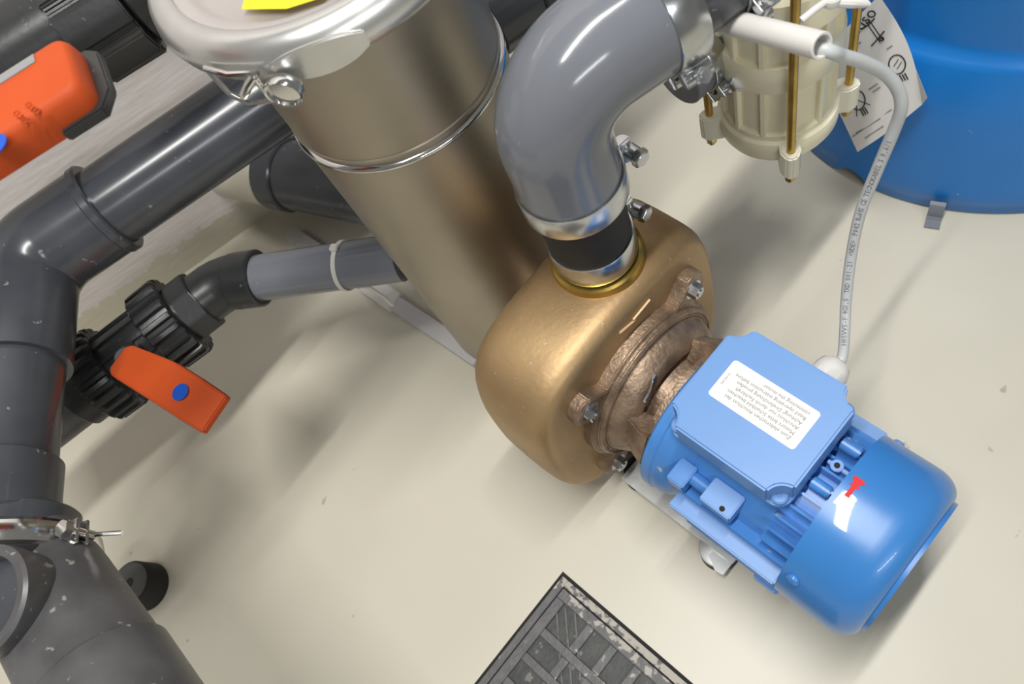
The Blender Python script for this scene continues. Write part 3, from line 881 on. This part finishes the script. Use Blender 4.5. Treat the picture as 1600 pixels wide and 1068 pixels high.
def tie_and_trunking():
    c = at(541, 409, .167)
    c = Q0 + QH * ((c - Q0).dot(QH))
    root = empty('cable_tie', c - Z * .027, 'white cable tie round the grey branch pipe in front of the tank', 'cable tie')
    ax = (QH + Z * .0 + QH.cross(Z) * .12).normalized()
    b = MB(); b.lathe([(.0256, -.0024), (.0268, -.0024), (.0268, .0024), (.0256, .0024), (.0256, -.0024)], c, ax, 48, caps=False)
    b.build('tie_band', M['white'], root)
    p = at(530, 392, .190)
    u = (p - c); u = (u - ax * u.dot(ax)).normalized()
    F = Matrix((u, ax.cross(u), ax)).transposed().to_4x4(); F.translation = c
    b = MB(F); b.box(.0262, .0310, -.004, .004, -.0040, .0040); b.build('tie_head', M['white'], root, bevel=.0008)
    b = MB(); t = [at(548, 444, .150), at(560, 447, .142), at(578, 449, .130), at(600, 464, .10), at(614, 477, .085)]
    b.tube(t, .0020, 8); b.build('tie_tail', M['white'], root)
    # light grey trunking on the floor
    A = at(572, 442, .012); B = at(748, 560, .012); d = (B - A).normalized(); s = d.cross(Z)
    A2 = A - d * .26
    A2.z = .012
    root = empty('cable_trunking', V((A.x, A.y, 0)), 'light grey narrow cable trunking on the floor beneath the branch pipe', 'trunking')
    F = Matrix((d, -s, Z)).transposed().to_4x4(); F.translation = V((A.x, A.y, 0))
    L = (B - A).length
    b = MB(F); b.box(-.16, L, -.010, .010, 0, .013); b.build('trunking_channel', M['trunk'], root, bevel=.001)
    b = MB(F); b.box(.0, .055, -.0130, .0130, .006, .0155); b.build('trunking_clip', M['white'], root, bevel=.001)
tie_and_trunking()

def back_pipe():
    """dark waste pipe that comes out of the wall through a painted sleeve, behind the tank"""
    zc = .085
    q0 = at(350, 275, zc); q1 = at(432, 268, zc); q2 = at(560, 292, zc)
    h = (q2 - q1).normalized()
    root = empty('waste_pipe', V((q1.x, q1.y, 0)), 'dark pipe low behind the tank with painted beige sleeve near the wall', 'pipe')
    r = .045
    b = MB(); b.tube([q1, q1 + h * .19], r, 48); b.build('pipe_run', M['pvc_dark'], root)
    b = MB(); b.cyl(q1 - h * .002, q1 + h * .030, r + .004, seg=56, rim=.002); b.build('pipe_collar', M['pvc_dark'], root)
    b = MB(); b.cyl(q1 - h * .105, q1 - h * .004, r + .002, seg=56, rim=.003)
    b.build('painted_sleeve', M['floor'], root, label='sleeve painted beige like the floor')
back_pipe()

def top_valve():
    zc = .455
    a = hvec(-2)
    C = at(75, 62, zc)
    root = empty('ball_valve', C - Z * .06, 'large black union ball valve at the top left with wide orange handle', 'valve')
    b = MB(); b.cyl(C - a * .10, C + a * .045, .040, seg=48, rim=.002); b.build('valve_body', M['black'], root)
    def nut(c0, c1, r, name):
        b = MB(); F = frame(a, C, Z); n = 8; out = []
        for i in range(n):
            t0 = 2 * PI * i / n + .15
            for dt, k in ((0, 1), (.05, 1.0), (.55, 1.0), (.60, .93), (.70, .93)):
                out.append((r * k * math.cos(t0 + dt), r * k * math.sin(t0 + dt)))
        b.F = F; b.prism(out, c0, c1); b.build(name, M['black'], root, bevel=.0015, sharp=25)
    nut(.022, .074, .052, 'union_nut')
    nut(-.16, -.040, .050, 'union_nut')
    socket(C + a * .076, C + a * .110, .046, M['black'], 'pipe_end', root)
    socket(C + a * .108, C + a * .40, .0375, M['pvc_dark'], 'pipe_run', root)
    # stem plate and handle
    zt = zc + .095
    F = Matrix.Translation(V((0, 0, 0)))
    e1 = at(140, 116, zt)          # middle of the handle's end
    hd = hvec(179); sd = V((-hd.y, hd.x, 0))
    G = Matrix((hd, sd, Z)).transposed().to_4x4(); G.translation = e1
    ts = at(95, 66, zt); bs = at(156, 170, zt)
    W = .0265
    b = MB(G @ Matrix.Translation((-.004, 0, 0))); b.prism([(-.0035, -W * .75), (.003, -W - .001), (.03, -W - .001), (.03, W + .003), (.004, W + .003), (-.0035, W * .6)], -.009, -.002)
    b.build('stem_plate', M['black'], root, bevel=.001)
    b = MB(G)
    o = rrect(.0, .14, -W, W, .009, 5)
    def rg(z, k): return [(.07 + (x - .07) * (1 - (1 - k) * .3), y * k, z) for x, y in o]
    b.layers([rg(-.008, .98), rg(.002, 1.0), rg(.009, .97), rg(.0125, .90), rg(.0135, .80)])
    hn = b.build('handle', M['orange'], root, sharp=60, label='orange handle')
    b = MB(G); y0 = -W * .80
    b.box(.020, .135, -W * .80, -W * .52, .0128, .0142) ; bar = b
    bar.build('grey_inlay', M['greybar'], hn)
    q = G @ V((.052, -W * .50, .0134))
    b = MB(); q2 = at(-8, 228, zt + .0134); b.lathe([(.0075, 0), (.0075, .0006)], q2, Z, 32); b.build('handle_dot', M['dotblue'], hn, label='round blue dot')
    for word, q in (('EXTRA', (51, 170)), ('CLASSIC', (34, 185))):
        text('embossed_text', word, .0050, tmat(at(q[0], q[1], zt + .0136), at(71, 188, zt) - at(31, 155, zt), Z), M['orange'], hn, .0004)
    return C
top_valve()

# dark fitting between tank and elbow
def gap_pipe():
    zc = .30; p = at(800, 5, zc)
    h = hvec(4)
    root = empty('inlet_pipe', p - Z * .04, 'dark blue-grey pipe socket showing between the tank top and the grey elbow', 'pipe')
    p = at(815, -14, zc)
    socket(p - h * .045, p + h * .004, .0395, M['pvc_dark'], 'pipe_socket', root)
    socket(p + h * .003, p + h * .12, .0420, M['pvc_dark'], 'pipe_socket', root)
gap_pipe()

# ---------------------------------------------------------------- ivory filter housing with brass rods
IV = V((.3085, .4002, 0))
def housing():
    root = empty('filter_housing', IV + Z * .19, 'ivory plastic dosing housing held by brass rods beside the blue barrel', 'housing')
    z0 = .200
    prof = [(.030, 0), (.040, .0005), (.041, .004), (.0475, .006), (.0505, .012), (.0515, .024), (.0500, .029), (.0470, .031), (.0465, .036), (.0430, .038),
            (.0430, .086), (.0475, .088), (.0500, .092), (.0500, .112), (.0485, .116), (.0440, .118), (.0440, .142), (.0490, .144), (.0520, .148), (.0520, .178), (.048, .182), (.043, .184), (.043, .24), (.050, .243), (.050, .26)]
    b = MB(); b.lathe(prof, IV + Z * z0, Z, 96)
    bd = b.build('housing_body', M['ivory'], root, sharp=32)
    for i in range(12):
        a = R(30 * i + 8)
        d = V((math.cos(a), math.sin(a), 0)); s = Z.cross(d)
        F = Matrix((d, s, Z)).transposed().to_4x4(); F.translation = IV + Z * z0
        b = MB(F); b.box(.042, .0472, -.0022, .0022, .034, .090); b.box(.043, .0485, -.0022, .0022, .116, .146)
        b.build('housing_rib', M['ivory'], bd, bevel=.0005)
    for i, adeg in enumerate((243, 153, 333, 63)):
        d = hvec(adeg); p = IV + d * .0585
        s = Z.cross(d); F = Matrix((d, s, Z)).transposed().to_4x4(); F.translation = IV + Z * z0
        b = MB(F); b.prism([(.045, -.008), (.0585, -.0085), (.066, -.005), (.068, 0), (.066, .005), (.0585, .0085), (.045, .008)], .002, .030)
        b.build('rod_lug', M['ivory2'], root, bevel=.0015)
        b = MB(); b.cyl(p + Z * (z0 + .028), p + Z * (z0 + .27), .0036, seg=20)
        b.build('brass_rod', M['brass'], root)
        b = MB(); b.cyl(p + Z * (z0 - .002), p + Z * (z0 + .003), .0058, seg=6)
        b.build('rod_washer', M['chrome'], root)
        b = MB(); b.cyl(p + Z * (z0 - .0065), p + Z * (z0 - .0015), .0050, seg=6); b.cyl(p + Z * (z0 - .010), p + Z * (z0 - .006), .0030, seg=12)
        b.build('rod_nut', M['brass'], root)
housing()

def side_connection():
    # small grey pipe stub and clamp behind the rods, left of the housing
    zc = .30
    p = at(1098, 85, zc); h = hvec(10)
    root = empty('pipe_stub', p - Z * .03, 'short grey pipe stub behind the brass rod, left of the ivory housing', 'pipe')
    b = MB(); b.cyl(p - h * .030, p + h * .028, .0260, seg=40, rim=.001); b.build('stub_pipe', M['pvc'], root)
    clamp(p - h * .004, h, .0264, .016, V((.1, -.75, -.66)), 'small silver hose clamp on the pipe stub left of the ivory housing', head=.0065, flip=-1)
side_connection()

# ---------------------------------------------------------------- conduit, cable, tie
def conduit_and_cable():
    a = at(1285, 72, .440); b0 = at(1092, 22, .405)
    ax = (a - b0).normalized()
    root = None
    b = MB(); L = (a - b0).length; r = .0078
    b.lathe([(r, 0), (r, L - .0005), (r - .0004, L), (r - .0016, L), (r - .0018, L - .0005), (r - .0018, L - .07)], b0, ax, 40, caps=False)
    b.build('conduit', M['white'], label='short white plastic conduit in front of the ivory housing with cable coming out', cat='conduit')
    g = pl(-.117, .062 + .020, .186)
    pts = [g, pl(-.117, .092, .187), at(1320, 515, .200), at(1322, 470, .215), at(1330, 400, .245), at(1345, 330, .28), at(1372, 262, .315), at(1396, 205, .345),
           at(1408, 168, .365), at(1402, 138, .380), at(1380, 113, .395), at(1345, 96, .412), at(1315, 87, .424), at(1290, 78, .434), a - ax * .03 - Z * .002]
    # smooth (Catmull-Rom)
    P = []
    for i in range(len(pts) - 1):
        p0 = pts[max(i - 1, 0)]; p1 = pts[i]; p2 = pts[i + 1]; p3 = pts[min(i + 2, len(pts) - 1)]
        for k in range(8):
            t = k / 8
            P.append(.5 * ((2 * p1) + (p2 - p0) * t + (2 * p0 - 5 * p1 + 4 * p2 - p3) * t * t + (3 * p1 - p0 - 3 * p2 + p3) * t ** 3))
    P.append(pts[-1])
    rc = .0041
    root = empty('power_cable', V((g.x, g.y, g.z - .005)), 'light grey printed cable curving from the blue terminal box to the white conduit', 'cable')
    b = MB(); b.tube(P, rc, 20); b.build('cable_sheath', M['cable'], root)
    # print along the sheath, facing up to the viewer
    s = 'H05VV5-F 4G1,5  TKD 001-21  <VDE>  P042 RoHS CE TECNOKABEL S 0,6/1'
    cum = [0]
    for i in range(1, len(P)): cum.append(cum[-1] + (P[i] - P[i - 1]).length)
    def along(d):
        for i in range(1, len(P)):
            if cum[i] >= d:
                f = (d - cum[i - 1]) / (cum[i] - cum[i - 1]); return P[i - 1].lerp(P[i], f), (P[i] - P[i - 1]).normalized()
        return P[-1], (P[-1] - P[-2]).normalized()
    d = .022; size = .0050
    W = WM[root.name]
    words = MB()
    dg = None
    chars = []
    for ch in s:
        if ch != ' ':
            p, t = along(d)
            n = (V((0, 0, HC)) - p); n = n - t * n.dot(t); n.normalize()
            side = t.cross(n)
            chars.append((ch, tmat(p + n * (rc + .0001), t, n)))
        d += size * (.56 if ch != ' ' else .40)
        if d > cum[-1] * .78: break
    cache = {}
    bm = bmesh.new()
    for ch, m in chars:
        if ch not in cache:
            cu = bpy.data.curves.new('c', 'FONT'); cu.body = ch; cu.size = size; cu.extrude = .00008; cu.align_x = 'CENTER'; cu.align_y = 'CENTER'; cu.resolution_u = 1
            to = bpy.data.objects.new('c', cu); COL.objects.link(to)
            dgr = bpy.context.evaluated_depsgraph_get(); dgr.update()
            cache[ch] = bpy.data.meshes.new_from_object(to.evaluated_get(dgr)); bpy.data.objects.remove(to)
        me = cache[ch].copy(); me.transform(W.inverted() @ m); bm.from_mesh(me); bpy.data.meshes.remove(me)
    me = bpy.data.meshes.new('sheath_print'); bm.to_mesh(me); bm.free(); me.materials.append(M['ink_grey'])
    o = bpy.data.objects.new('sheath_print', me); COL.objects.link(o); o.parent = root; WM[o.name] = W.copy()
    # white tie by the conduit
    root = empty('cable_tie', at(1300, 5, .425), 'white cable tie with loose tail above the white conduit', 'cable tie')
    b = MB(); b.tube([at(1252, 32, .430), at(1272, 16, .432), at(1290, 3, .432), at(1298, -3, .430)], .0022, 10); b.build('tie_band', M['white'], root)
    b = MB(); q = at(1300, 0, .431); b.lathe([(.0050, -.003), (.0056, 0), (.0050, .003)], q, Z, 16); b.build('tie_head', M['white'], root, bevel=.0006)
    b = MB(); b.tube([at(1306, 3, .430), at(1330, 4, .428), at(1352, 5, .426), at(1360, 8, .425)], [.0030, .0033, .0028, .0010], 10); b.build('tie_tail', M['white'], root)
conduit_and_cable()

# ---------------------------------------------------------------- barrel, strap, leaflet
BC = V((.655, .4705, 0)); BR = .2435
def barrel():
    ang0 = math.atan2(*(at(1334, 275, 0) - BC).yx)
    prof = [(BR - .004, 0), (BR, .003), (BR - .001, .03), (BR - .010, .12), (BR - .0155, .185), (BR - .020, .192), (BR - .026, .196), (BR - .027, .205), (BR - .025, .30), (BR - .028, .52), (BR - .06, .545), (.0, .55)]
    seg = 240
    b = MB(); b.lathe(prof, BC, Z, seg, caps=False, xhint=(1, 0, 0))
    # arched opening in the foot edge
    for v in b.bm.verts:
        if v.co.z < .028:
            a = math.atan2(v.co.y - BC.y, v.co.x - BC.x)
            d = abs((a - ang0 + PI) % (2 * PI) - PI) * BR
            if d < .019:
                top = .019 * math.sqrt(max(0, 1 - (d / .019) ** 2)) * .9
                v.co.z = max(v.co.z, top)
    root = empty('plastic_barrel', BC, 'big blue plastic barrel standing at the upper right corner', 'barrel')
    b.build('barrel_shell', M['barrel'], root, sharp=60)
    b = MB(); b.lathe([(BR - .02, .0), (BR - .02, .03), (.0, .03)], BC, Z, 96, caps=False); b.build('barrel_underside', M['dark'], root)  # near-black colour stands in for the shade inside the hollow foot
barrel()

def strap():
    p0 = at(1461, 334, .004); p1 = at(1455, 358, .001)
    d = (p1 - p0); d.z = 0; d.normalize(); s = Z.cross(d)
    w = .0075
    c0 = p0 - d * .003; 
    b = MB(); pts = [(c0 + Z * 0, .016), (c0 + d * .003, .010), (p1, .0015), (p1 + d * .001, .0012)]
    rings = []
    base = V((p0.x, p0.y, 0))
    for o, z in ((-.004, .0205), (.000, .0195), (.002, .017), (.0035, .004), (.006, .0012), (.016, .0012)):
        q = base + d * o
        rings.append([q - s * w + Z * z, q + s * w + Z * z, q + s * w + Z * (z + .0012) + d * .0008, q - s * w + Z * (z + .0012) + d * .0008])
    b.layers(rings)
    b.build('strap_end', M['tape'], label='short grey strap end at the foot of the blue barrel', cat='strap')
strap()

def leaflet():
    # a printed sheet tucked behind the housing; four corner rays, gently curved
    rows = [[at(1291, 186, .150), at(1340, 237, .135), ],]
    # param: u from left edge to right edge, v from bottom to top
    BL = at(1340, 237, .090); BRt = at(1441, 163, .158); TRp = at(1374, -8, .262); TL = BL + (TRp - BRt)
    nu, nv = 14, 14
    vs = []
    nrm = (BRt - BL).cross(TL - BL).normalized()
    if nrm.z < 0: nrm = -nrm
    def S(u, v):
        p = BL.lerp(BRt, u).lerp(TL.lerp(TRp, u), v)
        bul = math.sin(PI * v) * (.018 * u + .004)
        out = (BRt - BL).normalized()
        return p + out * (math.sin(PI * min(1, v * 1.02)) * .008 * u * u) + nrm * (.004 * math.sin(PI * u))
    root = empty('leaflet', BL, 'white instruction leaflet with line drawings between the ivory housing and blue barrel', 'leaflet')
    b = MB()
    th = nrm * .0003
    for k in (0, 1):
        for j in range(nv + 1):
            for i in range(nu + 1):
                vs.append(S(i / nu, j / nv) + th * k)
    N = (nu + 1) * (nv + 1); fs = []
    for j in range(nv):
        for i in range(nu):
            q = j * (nu + 1) + i; f = (q, q + 1, q + nu + 2, q + nu + 1)
            fs.append(tuple(reversed(f))); fs.append(tuple(N + x for x in f))
    edge = [i for i in range(nu + 1)] + [(j + 1) * (nu + 1) - 1 for j in range(1, nv + 1)] + [nv * (nu + 1) + i for i in range(nu - 1, -1, -1)] + [j * (nu + 1) for j in range(nv - 1, 0, -1)]
    for a in range(len(edge)):
        c, d = edge[a], edge[(a + 1) % len(edge)]; fs.append((c, d, N + d, N + c))
    b.add([tuple(v) for v in vs], fs)
    b.build('sheet', M['paper'], root, sharp=60)
    # printing: strokes laid on the sheet where the photograph shows them
    def hit(px, py):
        # nearest sheet parameters whose pixel matches
        best = None; u, v = .5, .5; step = .25
        o = V((0, 0, HC)); ray = (ROT @ V((px - 800, -(py - 534), -FPX))).normalized()
        def err(u, v):
            p = S(u, v) - o; return (p - ray * p.dot(ray)).length
        e = err(u, v)
        while step > .0005:
            ok = False
            for du, dv in ((step, 0), (-step, 0), (0, step), (0, -step)):
                e2 = err(u + du, v + dv)
                if e2 < e: u, v, e = u + du, v + dv, e2; ok = True; break
            if not ok: step *= .5
        return S(u, v) + nrm * .0007
    def stroke(bm_, pts, w=.0004):
        P = [hit(*p) for p in pts]
        bm_.tube(P, w, 6)
    circ = lambda cx, cy, r, ry, a0=0, a1=360: [(cx + r * math.cos(R(t)), cy + ry * math.sin(R(t))) for t in range(a0, a1 + 1, 15)]
    ink = MB()
    stroke(ink, [(1346, 46), (1358, 38), (1367, 28)], .0006)
    stroke(ink, [(1353, 33), (1376, 66)]); stroke(ink, [(1358, 30), (1380, 62)]); stroke(ink, [(1362, 71), (1373, 59), (1382, 48)], .0006)
    stroke(ink, circ(1378, 60, 3, 3), .0006)
    ink.build('line_drawing', M['ink'], root)
    ink = MB(); stroke(ink, circ(1402, 100, 13, 15), .0006)
    for dx in (0, 4, 8): stroke(ink, [(1406 + dx, 117 - dx * .4), (1411 + dx, 126 - dx * .4)], .0006)
    stroke(ink, [(1397, 103), (1404, 92)], .0003); stroke(ink, [(1402, 107), (1409, 96)], .0003)
    ink.build('circle_drawing', M['ink'], root)
    ink = MB(); stroke(ink, circ(1341, 156, 11, 15), .0006)
    stroke(ink, [(1338, 130), (1339, 181)], .0004); stroke(ink, [(1325, 150), (1360, 163)], .0004)
    for dx in (0, 4, 8): stroke(ink, [(1345 + dx * .8, 171 - dx * .5), (1350 + dx * .8, 180 - dx * .5)], .0006)
    ink.build('circle_drawing', M['ink'], root)
    gr = MB()
    for x0, y0, L in ((1332, 213, 52), (1338, 207, 66), (1352, 215, 34), (1358, 139, 16), (1364, 143, 14), (1386, 76, 10), (1326, 82, 18), (1329, 76, 20)):
        stroke(gr, [(x0, y0), (x0 + L * .84, y0 - L * .56)], .0005)
    gr.build('fine_print', M['ink_grey'], root)
    p = hit(1345, 32); q = hit(1360, 16)
    text('leaflet_heading', 'edso', .0155, tmat(hit(1348, 34) + nrm * .0002, hit(1352, 16) - hit(1335, 36), nrm), M['ink'], root, .0001)
    # turned-up corner
    c0, c1, c2 = S(1, 0), S(1, .22), S(.82, 0)
    b = MB(); k = c0 + nrm * .010 + (S(1, 0) - S(.8, 0)).normalized() * .006 + Z * .012
    b.add([tuple(c0), tuple(S(1, .30)), tuple(k), tuple(c0 - nrm * .0004), tuple(S(1, .30) - nrm * .0004), tuple(k - nrm * .0004)], [(0, 1, 2), (5, 4, 3), (0, 3, 4, 1), (1, 4, 5, 2), (2, 5, 3, 0)])
    b.build('folded_corner', M['paper'], root)
leaflet()
